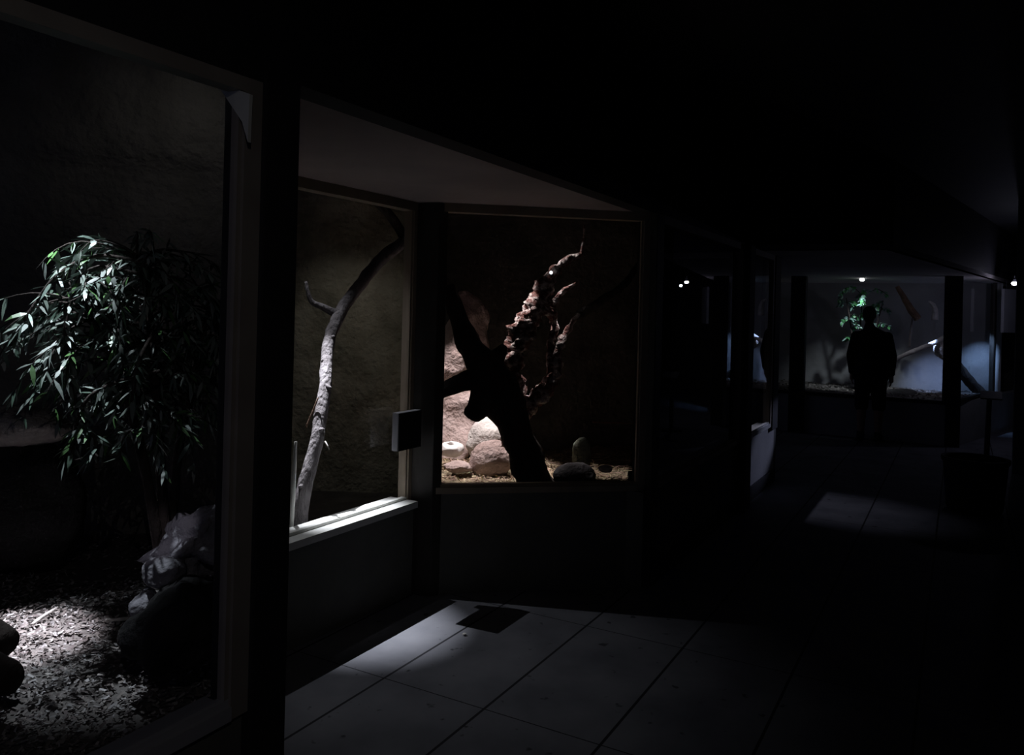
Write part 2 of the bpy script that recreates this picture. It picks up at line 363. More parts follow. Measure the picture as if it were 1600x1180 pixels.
# ------------------------------------------------------------------ ground beds
def bed(name, label, pts, z, chips, cols, size, seed, mound=0.03, region=None):
    rnd = random.Random(seed)
    bm = bmesh.new(); cl = bm.loops.layers.float_color.new('Col')
    x0, x1 = min(p.x for p in pts), max(p.x for p in pts); y0, y1 = min(p.y for p in pts), max(p.y for p in pts)
    def inside(x, y):
        r = False; j = len(pts)-1
        for i in range(len(pts)):
            a, b = pts[i], pts[j]
            if (a.y > y) != (b.y > y) and x < (b.x-a.x)*(y-a.y)/(b.y-a.y)+a.x: r = not r
            j = i
        return r
    def H(x, y): return z+mound*noise.noise(Vector((x*2.2, y*2.2, seed)))+0.012*noise.noise(Vector((x*9, y*9, seed)))
    # base: clipped grid
    b2 = bmesh.new(); vs = [b2.verts.new((p.x, p.y, z)) for p in pts]; b2.faces.new(vs)
    bmesh.ops.triangulate(b2, faces=b2.faces[:])
    for _ in range(6): bmesh.ops.subdivide_edges(b2, edges=[e for e in b2.edges if e.calc_length() > 0.09], cuts=1, use_grid_fill=True)
    for v in b2.verts: v.co.z = H(v.co.x, v.co.y)
    for f in b2.faces:
        if f.normal.z < 0: f.normal_flip()
    me = bpy.data.meshes.new('t'); b2.to_mesh(me); b2.free(); bm.from_mesh(me); bpy.data.meshes.remove(me)
    for f in bm.faces:
        for lp in f.loops: lp[cl] = (*[c*0.45 for c in cols[0]], 1)
    n = 0
    while n < chips:
        x, y = rnd.uniform(x0, x1), rnd.uniform(y0, y1)
        if not inside(x, y): continue
        if region and not region(x, y): 
            if rnd.random() > 0.25: continue
        n += 1
        L = rnd.uniform(*size[:2]); Wd = rnd.uniform(*size[2:]); a = rnd.uniform(0, 2*PI); tp, rl = rnd.gauss(0, .3), rnd.gauss(0, .45)
        mt = Matrix.Translation((x, y, H(x, y)+rnd.uniform(0.002, 0.02))) @ Matrix.Rotation(a, 4, 'Z') @ Matrix.Rotation(tp, 4, 'Y') @ Matrix.Rotation(rl, 4, 'X')
        k = rnd.uniform(.55, 1.25); c = rnd.choice(cols); c = tuple(min(1, q*k) for q in c)
        v = [bm.verts.new(mt @ Vector(q)) for q in ((-L/2, -Wd/2, 0), (L*rnd.uniform(.3, .5), -Wd/2*rnd.uniform(.3, 1), 0), (L/2, Wd/2, 0), (-L/2*rnd.uniform(.6, 1), Wd/2, 0))]
        f = bm.faces.new(v)
        for lp in f.loops: lp[cl] = (*c, 1)
    o = link(name, bm, M['chips']); tag(o, label, 'ground cover', kind='stuff'); return o
e1 = [W(-1.5, T0-0.12), W(1.58, T0-0.14), A1+Vector((-.1, -.02, 0)), E1R+Vector((-.15, -.02, 0)), E1L+Vector((0, -.03, 0))]
bed('mulch_bed', 'speckled wood chip mulch spread over the bed of the near left enclosure', e1, BED, 32000,
    [(.40, .37, .36), (.28, .25, .24), (.52, .50, .51), (.2, .17, .17)], (.006, .026, .004, .011), 3,
    region=lambda x, y: y < 3.2 and x > -2.6)
BE = at(640, 500, 6.4); BE.z = 0
e2 = [W(3.79, T1-.05), W(4.50, T0-0.16), ENC2R+Vector((-.06, -.06, 0)), BE]
wallslab('wall_bed_edge', W(3.76, T1-.03), BE, 0.0, BED+.0, -.05, 0, M['plaster_dark'])
bm = bmesh.new(); prism(bm, [A1-W(0, .12), A2-W(0, .12), W(3.72, T1-.1), BE, ENC2L+Vector((.05, -.05, 0))], 0.0, 0.12); struct(link('floor_enclosure_middle', bm, M['plaster_dark']))
bed('straw_bed', 'yellowish straw litter on the bed of the alcove enclosure', e2, BED, 7000,
    [(.5, .42, .28), (.42, .33, .22), (.3, .2, .14), (.36, .24, .2)], (.03, .09, .003, .007), 5,
    region=lambda x, y: -.8 < x < 1.2)

# ------------------------------------------------------------------ leaves
def leaf(bm, cl, p, d, L, Wd, c, rnd):
    d = d.normalized(); side = d.cross(Vector((rnd.gauss(0, .6), rnd.gauss(0, .6), 1)))
    if side.length < 1e-3: side = d.orthogonal()
    side.normalize(); nn = side.cross(d)
    bend = rnd.uniform(-.25, .05)*L
    pts = [(0, .08, 0), (.35, 1, .02), (.7, .75, .3), (1, .03, 1)]
    prev = None
    for f, wv, bz in pts:
        q = p+d*L*f+Vector((0, 0, bend*bz))
        a, b = bm.verts.new(q-side*Wd*wv/2+nn*0.1*Wd), bm.verts.new(q+side*Wd*wv/2+nn*0.1*Wd)
        if prev:
            fc = bm.faces.new((prev[0], prev[1], b, a))
            for lp in fc.loops: lp[cl] = (*c, 1)
        prev = (a, b)
PART_A, PART_B = W(1.58, T0-.12), W(2.53, T1)
def clear(p):
    d = PART_B-PART_A; n = Vector((-d.y, d.x, 0)).normalized()
    return p.y > 6 or (p-PART_A).dot(n) > .07
def bush(name, label, base, stems, hand, ntw, spread, LL, LW, greens, seed, droop=0.9, stem_r=0.02, stem_m=None):
    rnd = random.Random(seed)
    root = thing(name, label, 'plant', base)
    bs = bmesh.new(); bl = bmesh.new(); cl = bl.loops.layers.float_color.new('Col')
    nodes = []
    for st in stems:
        P, R = smoothpath([Vector(p) for p in st], [stem_r*(1-.7*i/(len(st)-1)) for i in range(len(st))], 6)
        tube(bs, st, [stem_r*(1-.7*i/(len(st)-1)) for i in range(len(st))], 7, 6, .15)
        nodes += P[len(P)//3:]
    def twig(p, d, L, nl):
        pts = [p.copy()]; q = p.copy(); v = d.normalized(); k = 8
        if not clear(p+v*L*.9) or not clear(p): return
        for i in range(k):
            q = q+v*L/k; v = (v+Vector((rnd.gauss(0, .12), rnd.gauss(0, .12), -droop*0.22))).normalized(); pts.append(q.copy())
        tube(bs, pts, [.0045*(1-.8*i/k) for i in range(k+1)], 4, 1)
        for j in range(nl):
            f = rnd.uniform(.15, 1)*k; i = min(int(f), k-1); pp = pts[i].lerp(pts[i+1], f-i); dd = (pts[i+1]-pts[i]).normalized()
            ld = dd*.7+Vector((rnd.gauss(0, .55), rnd.gauss(0, .55), rnd.gauss(-.35, .4)))
            if not clear(pp+ld.normalized()*.05): continue
            g = rnd.choice(greens); kk = rnd.uniform(.6, 1.3)
            leaf(bl, cl, pp, ld, rnd.uniform(.6, 1.15)*LL, rnd.uniform(.7, 1.2)*LW, tuple(min(1, c*kk) for c in g), rnd)
    for i in range(ntw):
        p = rnd.choice(nodes); a = rnd.uniform(0, 2*PI)
        twig(p, Vector((math.cos(a), math.sin(a)*.8, rnd.uniform(-.2, .9))), rnd.uniform(.5, 1.1)*spread, 17)
    for h, nl in hand:
        pts = [Vector(q) for q in h]
        tube(bs, pts, [.006]*len(pts), 5, 5)
        P, _ = smoothpath(pts, [1]*len(pts), 6)
        for j in range(nl):
            i = rnd.randint(len(P)//4, len(P)-2); dd = (P[i+1]-P[i]).normalized()
            g = rnd.choice(greens); kk = rnd.uniform(.7, 1.3)
            leaf(bl, cl, P[i], dd*.6+Vector((rnd.gauss(0, .6), rnd.gauss(0, .6), rnd.gauss(-.3, .4))), rnd.uniform(.6, 1.15)*LL, LW*rnd.uniform(.7, 1.2), tuple(min(1, c*kk) for c in g), rnd)
    link('stem', bs, stem_m or M['bark_dark'], root, smooth=True)
    link('foliage', bl, M['leaf'], root)
    return root
greens = [(.15, .19, .16), (.2, .25, .22), (.3, .34, .32), (.08, .18, .06), (.10, .14, .12), (.05, .08, .06), (.22, .26, .24)]
YB = 2.55
bb = on_z(255, 925, BED)
s1 = [at(262, 890, YB), at(250, 720, YB), at(240, 560, YB), at(228, 450, YB), at(215, 400, YB)]
s2 = [at(262, 890, YB), at(280, 700, YB+.1), at(310, 560, YB+.15), at(330, 460, YB+.2)]
s3 = [at(255, 890, YB), at(215, 680, YB-.05), at(165, 540, YB-.05), at(110, 440, YB-.1)]
hand = [([at(225, 410, YB-.1), at(150, 400, YB-.12), at(90, 430, YB-.15), at(45, 490, YB-.15), at(15, 540, YB-.15)], 60),
        ([at(225, 430, YB-.1), at(140, 420, YB-.15), at(105, 490, YB-.18), at(105, 560, YB-.2), at(120, 640, YB-.2)], 70),
        ([at(250, 580, YB-.15), at(190, 595, YB-.2), at(140, 620, YB-.22), at(118, 665, YB-.22), at(112, 715, YB-.22)], 30),
        ([at(240, 520, YB-.15), at(215, 570, YB-.22), at(205, 640, YB-.24)], 40),
        ([at(230, 420, YB-.1), at(250, 395, YB-.15), at(232, 400, YB-.2), at(215, 430, YB-.2)], 14),
        ([at(130, 660, YB-.2), at(150, 690, YB-.2), at(140, 720, YB-.2)], 26)]
bush('leafy_bush', 'large arching bush with drooping narrow leaves in the near left enclosure', s1[0], [s1, s2, s3], hand, 230, .34, .062, .0125, greens, 11)

# ------------------------------------------------------------------ rocks etc. near enclosure
rock_obj('rock', 'pale grey lumpy rock behind the dark boulder, beside the frame of the near window', at(312, 848, 2.5), .13, .11, .095, M['rock_grey'], 3, amp=.6, freq=1.7, tilt=-.4)
rock_obj('rock', 'small rounded pale rock left of the lumpy one', at(256, 893, 2.36), .06, .055, .045, M['rock_grey'], 8, amp=.2)
rock_obj('rock', 'dark sloping boulder in front of the paler rocks', at(288, 976, 2.27), .15, .14, .125, M['rock_black'], 5, amp=.28, flat=.8, tilt=-.4)
rock_obj('rock', 'small pale stone tucked at the left foot of the dark boulder', at(228, 952, 2.36), .045, .05, .055, M['rock_grey'], 12, amp=.25)
rock_obj('rock', 'dim pale flat stone standing in for a blurred reflection, behind the leaves at the left edge', at(10, 668, 3.2), .24, .16, .085, M['rock_pale'], 15, amp=.2, flat=.7)  # pale stone added in place of a blurred reflection
rock_obj('rock', 'dim broad base stone carrying the flat reflection stone', at(15, 790, 3.2), (.3), .2, .27, M['rock_black'], 16, amp=.2)
def log(name, label, pts, r, m, rough=.15, seg=12, cat='log'):
    bm = bmesh.new(); tube(bm, pts, r if isinstance(r, list) else [r]*len(pts), seg, 6, rough); return tag(link(name, bm, m, smooth=True), label, cat)
log('log', 'upper dark log end at the left edge of the mulch', [at(-60, 985, 2.25), at(-20, 992, 2.22), at(14, 1006, 2.2)], [.05, .05, .035], M['bark_dark'])
log('log', 'lower dark log end at the left edge of the mulch', [at(-60, 1045, 2.12), at(-20, 1050, 2.1), at(22, 1062, 2.08)], [.055, .05, .036], M['bark_dark'])
def ongr(px, py, z=BED+.025): return on_z(px, py, z)
log('stick', 'short pale stick lying on the lit mulch at far left', [ongr(52, 975), ongr(70, 962), ongr(90, 950)], .006, M['white_wood'], cat='stick')
log('stick', 'pale splinter lying on the mulch by the dark boulder', [ongr(165, 969), ongr(185, 968), ongr(206, 966)], .006, M['white_wood'], cat='stick')
# pale triangle added as a lit wall patch under the top rail
def on_s(px, py, sv):
    r = ray(px, py); return at(px, py, sv/(r.x*SN+CS))
bm = bmesh.new()
vv = [bm.verts.new(on_s(px, py, 1.385)) for px, py in ((336, 127), (390, 147), (387, 222), (378, 190))]; f = bm.faces.new(vv)
ex = bmesh.ops.extrude_face_region(bm, geom=[f]); bmesh.ops.translate(bm, verts=[v for v in ex['geom'] if isinstance(v, bmesh.types.BMVert)], vec=W(.01, 0, 0)); bmesh.ops.recalc_face_normals(bm, faces=bm.faces[:])
tag(link('lit_corner_patch', bm, M['sill']), 'pale triangle standing in for a lit wall patch in the top corner of the near window', 'bracket')

# ------------------------------------------------------------------ alcove enclosure
# tall pale branch behind the first alcove pane
root = thing('climbing_branch', 'tall pale bare branch leaning up behind the alcove pane with the bright sill', 'branch', at(468, 835, 4.05))
bm = bmesh.new()
tube(bm, [at(456, 905, 4.0), at(464, 850, 4.05), at(474, 770, 4.1), at(494, 690, 4.2), at(508, 610, 4.35), at(513, 540, 4.55), at(532, 488, 4.75), at(566, 440, 4.95), at(600, 402, 5.1), at(640, 374, 5.3), at(670, 376, 5.45)],
     [.045, .043, .039, .036, .035, .034, .036, .038, .04, .038, .03], 14, 8, .16, 14)
link('trunk', bm, M['bark_pale'], root, smooth=True)
bm = bmesh.new(); tube(bm, [at(528, 492, 4.73), at(505, 480, 4.7), at(486, 470, 4.68), at(478, 440, 4.68)], [.028, .02, .015, .008], 9, 6, .12); link('side_branch', bm, M['bark_pale'], root, smooth=True)
bm = bmesh.new(); tube(bm, [at(636, 378, 5.28), at(618, 348, 5.2), at(595, 322, 5.1), at(566, 300, 5.1), at(540, 280, 5.1)], [.034, .03, .028, .025, .02], 10, 6, .12); link('side_branch', bm, M['bark_dark'], root, smooth=True)
for (px, py, Y, dx, dy) in ((513, 605, 4.35, 8, 4), (490, 690, 4.2, -9, 8), (471, 760, 4.1, -9, 3), (502, 672, 4.22, 9, -2), (519, 528, 4.58, 6, -6), (506, 565, 4.47, -7, -5)):
    bm = bmesh.new(); tube(bm, [at(px-dx*.8, py-dy*.8, Y), at(px, py, Y-.02), at(px+dx*.5, py+dy*.5, Y-.03)], [.016, .013, .007], 7, 3, .1); link('knot', bm, M['bark_pale'], root, smooth=True)
log('stick', 'thin pale twig beside beside the tall pale branch', [at(508, 690, 4.12), at(512, 697, 4.1), at(514, 703, 4.1)], .004, M['white_wood'], cat='stick')
log('stick', 'thin dark twig leaning left of the tall pale branch', [at(478, 668, 4.25), at(490, 640, 4.25), at(497, 622, 4.25)], .004, M['bark_brown'], cat='stick')
log('pole', 'bright upright white rod at the left edge of the alcove pane', [at(453, 835, 3.95), at(458, 760, 3.95), at(462, 690, 3.95)], [.016, .013, .007], M['sill'], rough=.03, cat='pole')

# rock pillar
bm = bmesh.new()
rnd = random.Random(2)
P = [at(712, 712, 6.1), at(712, 640, 6.1), at(715, 580, 6.1), at(728, 530, 6.1), at(735, 490, 6.1), at(733, 455, 6.1)]
tube(bm, P, [.2, .165, .19, .17, .13, .05], 40, 12, .2, 4)
for v in bm.verts:
    k = noise.ridged_multi_fractal(Vector((v.co.x*3.2, v.co.y*3.2, v.co.z*1.6)), 1, 2, 4, 1, 2); v.co.x += (k-1.2)*.06; v.co.y -= (k-1.2)*.08
tag(link('rock_pillar', bm, M['rock_pink'], smooth=True), 'craggy pinkish rock pillar behind the dark forked trunk', 'rock')
# dark forked trunk
root = thing('dead_tree', 'black forked dead trunk in front of the pink rock pillar and pale boulders', 'tree', at(835, 757, 5.0))
bm = bmesh.new(); tube(bm, [at(842, 765, 5.0), at(822, 715, 5.0), at(803, 665, 5.0), at(785, 620, 5.0), at(762, 580, 4.98), at(738, 545, 4.95), at(716, 500, 4.92), at(700, 445, 4.9)],
     [.115, .10, .10, .13, .12, .075, .055, .04], 14, 7, .22, 9); link('trunk', bm, M['bark_dark'], root, smooth=True)
bm = bmesh.new(); tube(bm, [at(765, 585, 4.98), at(735, 592, 4.9), at(705, 604, 4.85), at(680, 616, 4.8)], [.1, .06, .05, .045], 12, 6, .2); link('branch', bm, M['bark_dark'], root, smooth=True)
bm = bmesh.new(); tube(bm, [at(772, 600, 5.0), at(750, 630, 5.0), at(738, 652, 5.02)], [.11, .085, .05], 12, 5, .25); link('branch', bm, M['bark_dark'], root, smooth=True)
bm = bmesh.new(); tube(bm, [at(762, 575, 5), at(778, 555, 5.02), at(788, 540, 5.04)], [.09, .05, .02], 10, 5, .25); link('branch', bm, M['bark_dark'], root, smooth=True)
# flaking bark tree
YT = 5.3
root = thing('dead_tree', 'curving dead tree with flaking reddish bark and white lit edges, right of the black trunk', 'tree', at(815, 690, YT))
bm = bmesh.new(); tube(bm, [at(800, 700, 5.25), at(806, 655, YT), at(802, 610, YT), at(800, 560, YT), at(815, 520, YT), at(836, 482, YT), at(852, 450, YT), at(866, 425, YT), at(886, 408, YT), at(910, 397, YT)],
     [.075, .075, .07, .068, .075, .075, .055, .036, .024, .014], 22, 14, .55, 20); link('trunk', bm, M['bark_red'], root, smooth=True)
def tb(pts, rad, rough=.3): 
    bm = bmesh.new(); tube(bm, pts, rad, 14, 10, rough*1.6, 24); return link('branch', bm, M['bark_red'], root, smooth=True)
tb([at(815, 640, YT), at(838, 622, YT), at(858, 600, YT), at(868, 572, YT+.05), at(872, 545, YT+.05), at(888, 515, YT+.1), at(905, 490, YT+.1)], [.07, .06, .05, .04, .03, .022, .01])
tb([at(845, 480, YT), at(862, 490, YT+.05), at(866, 510, YT+.08), at(860, 545, YT+.06), at(858, 590, YT+.02)], [.04, .032, .026, .024, .02])
tb([at(864, 480, YT+.06), at(872, 463, YT+.08), at(888, 450, YT+.1), at(900, 442, YT+.1)], [.022, .018, .014, .006])
tb([at(908, 398, YT), at(912, 375, YT), at(913, 352, YT)], [.012, .009, .005], .1)
tb([at(905, 492, YT+.1), at(940, 470, YT+.4), at(975, 445, YT+.6), at(1000, 410, YT+.8)], [.03, .03, .026, .02], .2).data.materials[0] = M['bark_dark']
# tiny glowing ball added as a glint on that tree
root = thing('glint_ball', 'tiny glowing ball standing in for a glint on the upper limb of the flaking bark tree', 'lamp', at(861, 426, YT-.06))
bm = bmesh.new(); bmesh.ops.create_uvsphere(bm, u_segments=12, v_segments=8, radius=.012, matrix=Matrix.Translation(at(861, 426, YT-.06))); link('bulb', bm, mat_emit('glint_glow', (1, 1, 1), 1.2), root, smooth=True)
bm = bmesh.new(); tube(bm, [at(861, 428, YT-.05), at(864, 431, YT-.02)], [.01, .008], 8, 1); link('glint_stem', bm, M['steel_dark'], root)
# boulders
rock_obj('boulder', 'pale domed boulder standing behind the pinkish boulder', at(765, 690, 5.75), .165, .13, .17, M['rock_pale'], 21, amp=.16, tilt=-.25, flat=.8)
rock_obj('boulder', 'pinkish grey boulder in front of the pale domed boulder', at(768, 718, 5.45), .15, .11, .125, M['rock_pink'], 22, amp=.14, tilt=-.15, flat=.85)
bm = bmesh.new(); rock(bm, at(706, 702, 5.6), .085, .07, .055, 31, amp=.16)
for v in bm.verts:
    q = v.co-at(703, 697, 5.53); 
    d = math.sqrt((q.x/.045)**2+(q.z/.018)**2)
    if d < 1 and q.y < .05: v.co.y += .05*(1-d)
tag(link('white_stone', bm, M['white_stone'], smooth=True), 'bright white stone with a dark hollow at the foot of the pink pillar', 'rock')
rock_obj('rock', 'low pinkish stone lying under the bright white stone', at(716, 730, 5.4), .09, .08, .04, M['rock_pink'], 33, flat=.8)
rock_obj('rock', 'dark squat rock at the front right of the alcove enclosure', at(898, 744, 4.95), .14, .11, .085, M['rock_dark'], 34, amp=.2, flat=.8)
rock_obj('rock', 'upright greenish grey stone behind the dark squat rock', at(909, 712, 5.35), .062, .05, .115, M['rock_green'], 35, amp=.2)
rock_obj('rock', 'small flat grey stone right of the dark squat rock', at(946, 733, 5.2), .045, .035, .024, M['rock_grey'], 36, amp=.2)
bm = bmesh.new(); slab(bm, at(926, 661, 5.3), at(998, 662, 5.3), 0.876, 0.886, 0, .012)
tag(link('wall_ledge', bm, M['bark_brown']), 'thin brown ledge on the side wall of the alcove enclosure', 'shelf')

# information box on the post
root = thing('information_box', 'dark square information box fixed beside the alcove corner post', 'sign', W(3.62, T1+.05, 1.0))
q0, q1 = on_t(622, 675, T1+.07), on_t(657, 670, T1+.07); q0.z = q1.z = 0
zt, zb = on_t(622, 646, T1+.07).z, on_t(622, 706, T1+.07).z
bm = bmesh.new(); slab(bm, q0, q1, zb, zt, -.04, 0); bevel(bm, .004); link('case', bm, M['board'], root)
bm = bmesh.new(); d = (q1-q0).normalized(); slab(bm, q0+d*.0005, q1-d*.0005, zb+.002, zt-.002, 0.0005, .006); link('face_panel', bm, M['black'], root)
bm = bmesh.new(); slab(bm, q1-d*.05, q1-d*.02, (zt+zb)/2-.03, (zt+zb)/2+.03, -.1, -.035); link('bracket', bm, M['steel_dark'], root)

# ------------------------------------------------------------------ corridor things
bm = bmesh.new(); p = ongr(726, 992, 0.004); rock(bm, p+Vector((0, 0, .004)), .012, .009, .005, 4, sub=2); tag(link('paper_scrap', bm, M['paper']), 'tiny white scrap lying on the lit paving', 'litter')

# lamp in the far left unit
def lamp(name, label, p, r, bm_mat, rod=.12, group=None):
    root = thing(name, label, 'lamp', p, group)
    bm = bmesh.new(); bmesh.ops.create_uvsphere(bm, u_segments=14, v_segments=10, radius=r, matrix=Matrix.Translation(p) @ Matrix.Diagonal((1, 1, .75, 1))); link('bulb', bm, bm_mat, root, smooth=True)
    bm = bmesh.new(); tube(bm, [p+Vector((0, 0, r*.6)), p+Vector((0, 0, r*1.6))], [r*.7, r*.5], 12, 1); link('socket', bm, M['steel_dark'], root)
    bm = bmesh.new(); tube(bm, [p+Vector((0, 0, r*1.5)), p+Vector((0, 0, rod))], [.006, .006], 6, 1); link('cable', bm, M['black'], root)
    return root

# ------------------------------------------------------------------ end unit
SA = 11.8
PA0, PA1 = W(SA+.08, -2.35), W(SA, -.12)
PB0, PB1 = W(SA, -.02), W(13.75, .45)
wallslab('wall_end_low', PA0, PA1, 0, .53, -.1, 0, M['wall_pale'])
wallslab('wall_end_low_right', PA1, PB0+W(0, .02), 0, .53, -.1, 0, M['wall_pale'])
wallslab('wall_end_low_side', PB0, PB1+W(1.5, .5), 0, .56, -.1, 0, M['wall_pale'])
wallslab('wall_end_left', W(SA+.08, -5), PA0, 0, ZS, -.1, 0, M['wall'])
window(6, PA0, PA1, .53, 2.28, .05, .07, fm=M['frame_dark'])
window(7, PB0, PB1, .56, 2.28, (.04, .06), .07, fm=M['frame_dark'])
post(6, [(SA-.05, -.14), (SA-.05, .03), (SA+.1, .03), (SA+.1, -.14)], 0, ZS)
post(10, [(SA-.03, -2.09), (SA-.03, -1.89), (SA+.12, -1.89), (SA+.12, -2.09)], 0, ZS)
post(8, [(SA+.02, -2.42), (SA+.02, -2.3), (SA+.15, -2.3), (SA+.15, -2.42)], 0, ZS)
r0, r1 = at(1527, 500, 12.6), at(1563, 500, 12.7); r0.z = r1.z = 0
wallslab('trim_7', r0, r1, 0, ZS, -.1, .1, M['black'])
wallslab('wall_end_right', r1, at(1720, 500, 13.2)*Vector((1, 1, 0)) if False else Vector((at(1720, 500, 13.2).x, 13.2, 0)), 0, ZS, -.1, 0, M['plaster_dark'])
shellwall('wall_enclosure_end', W(14.0, -4.6), W(14.0, .55), M['plaster_blue'], amp=.02, z1=2.4)
wallslab('wall_enclosure_end_side', W(SA+.15, -2.45), W(14.1, -4.5), 0, 2.4, -.05, 0, M['plaster_dark'])
pe = [W(SA+.14, -2.3), W(SA+.12, -.12), W(13.7, .3), W(13.97, .3), W(13.97, -4.0)]
bed('sand_bed', 'pale sand covering the bed of the far end enclosure', pe, .55, 1500, [(.5, .46, .44), (.4, .36, .34)], (.02, .06, .01, .03), 9)
# things in it
rock_obj('mound', 'dark low mound at the front of the far end enclosure', W(12.4, -.95, .6), .36, .3, .14, M['rock_dark'], 41, amp=.15) 
bpy.data.objects['mound'].location += at(1408, 624, 11.6)-W(12.4, -.95, .6)
rock_obj('rock', 'round pale rock behind the white branch beside the dark post', at(1473, 545, 11.6), .13, .12, .15, M['rock_pale'], 42, amp=.15)
log('stump', 'grey upright stump holding the round pale rock', [at(1488, 632, 11.65), at(1487, 600, 11.65), at(1483, 562, 11.6)], [.07, .07, .06], M['bark_pale'])
log('branch', 'white slanting branch rising to the right behind the person', [at(1378, 576, 11.3), at(1400, 561, 11.35), at(1430, 548, 11.4), at(1462, 535, 11.5), at(1476, 526, 11.5), at(1486, 516, 11.5)], [.03, .03, .034, .034, .03, .02], M['white_wood'], cat='branch')
log('branch', 'reddish brown branch sloping down to the right above the white branch', [at(1402, 448, 11.8), at(1415, 470, 11.8), at(1424, 485, 11.75), at(1434, 498, 11.75)], [.03, .045, .05, .055], M['bark_brown'], cat='branch')
log('branch', 'pale curved stub at upper middle of the far end pane', [at(1461, 500, 11.8), at(1461, 485, 11.8), at(1458, 477, 11.8), at(1451, 471, 11.8)], [.05, .04, .035, .01], M['white_wood'], cat='branch')
log('stick', 'thin upright stick between the brown branch and the white branch', [at(1421, 543, 11.6), at(1423, 520, 11.6), at(1426, 497, 11.6)], [.02, .018, .015], M['bark_pale'], cat='stick')
log('log', 'dark log leaning behind the narrow side pane of the end unit', [at(1494, 568, 11.98), at(1508, 588, 11.98), at(1524, 606, 11.96), at(1538, 620, 11.94)], [.07, .08, .08, .08], M['bark_dark'], cat='log')
# hanging plant
YP = 12.0
hp = at(1350, 448, YP)
gr2 = [(.22, .4, .34), (.28, .46, .42), (.1, .38, .14), (.13, .44, .16), (.32, .44, .42)]
stems = [[at(1345, 640, YP), at(1342, 560, YP), at(1345, 500, YP), at(1348, 462, YP)], [at(1345, 640, YP), at(1336, 560, YP), at(1328, 500, YP), at(1322, 465, YP)], [at(1345, 640, YP), at(1356, 550, YP), at(1372, 500, YP), at(1380, 470, YP)]]
stems = [[p for p in st] for st in stems]
hand2 = [([at(1348, 462, YP-.1), at(1330, 448, YP-.15), at(1315, 460, YP-.2), at(1312, 475, YP-.2)], 90), ([at(1348, 455, YP-.1), at(1350, 458, YP-.25), at(1346, 478, YP-.3)], 80), ([at(1350, 462, YP), at(1370, 452, YP-.1), at(1388, 462, YP-.1)], 26)]
bush('leafy_shrub', 'green leafy shrub lit by the lamp behind the person', stems[0][0], stems, hand2, 34, .22, .07, .04, gr2, 21)
lamp('hanging_lamp', 'bright white lamp under the ceiling of the far end enclosure, above the shrub', at(1347, 437, 11.42), .034, M['bulb'], .07)
lamp('hanging_lamp', 'bright white lamp at the right edge above the hanging board', at(1585, 443, 10.45), .036, M['bulb'], .1)

# hanging board
root = thing('hanging_board', 'blank pale grey board hanging under the lamp at the right edge', 'sign', at(1580, 480, 11.3))
b0, b1 = at(1566, 500, 11.3), at(1591, 500, 11.6); zt, zb = at(1578, 452, 11.4).z, at(1578, 520, 11.4).z; b0.z = b1.z = 0
bm = bmesh.new(); slab(bm, b0, b1, zb, zt, -.02, .02); bevel(bm, .004); link('panel', bm, M['board'], root)
for f in (.2, .8):
    bm = bmesh.new(); q = b0.lerp(b1, f); tube(bm, [Vector((q.x, q.y, zt-.01)), Vector((q.x, q.y, ZS+.01))], [.005, .005], 6, 1); link('hanger', bm, M['steel_dark'], root)
# barrier reading stand
fp = on_z(1541, 722, 0)
root = thing('reading_stand', 'thin black stand with a small tilted plate in front of the narrow pane at right', 'stand', fp)
bm = bmesh.new(); bmesh.ops.create_cone(bm, cap_ends=True, segments=24, radius1=.15, radius2=.14, depth=.02, matrix=Matrix.Translation(fp+Vector((0, 0, .011)))); link('base', bm, M['steel_dark'], root)
tp = at(1546, 622, fp.y)
bm = bmesh.new(); tube(bm, [fp+Vector((0, 0, .02)), tp], [.03, .028], 12, 1); link('pole', bm, M['steel_dark'], root, smooth=True)
bm = bmesh.new(); box(bm, tp+Vector((0.02, 0, .03)), .22, .16, .018, rz=-TH, rx=.5, bev=.004); link('plate', bm, M['steel_dark'], root)
# squat tub
tbp = on_z(1522, 798, 0)
root = thing('tub', 'squat black tub standing on the dark floor at the right', 'tub', tbp)
bm = bmesh.new()
prof = [(.02, .0), (.2, .0), (.215, .03), (.245, .40), (.26, .42), (.262, .45), (.24, .452), (.225, .43), (.2, .06), (.02, .05)]
rings = [[bm.verts.new(tbp+Vector((r*math.cos(a*PI/16), r*math.sin(a*PI/16), z+.002))) for a in range(32)] for r, z in prof]
for a, b in zip(rings, rings[1:]):
    for k in range(32): bm.faces.new((a[k], a[(k+1) % 32], b[(k+1) % 32], b[k]))
bm.faces.new(rings[0][::-1]); bm.faces.new(rings[-1])
link('body', bm, M['black'], root, smooth=True)
# post at the right edge of the picture
rp = at(1592, 500, 8.6); rp.z = 0
bm = bmesh.new(); box(bm, Vector((rp.x+.05, rp.y, ZC/2)), .14, .14, ZC, rz=-TH, bev=.008); struct(link('trim_9', bm, M['wall']))

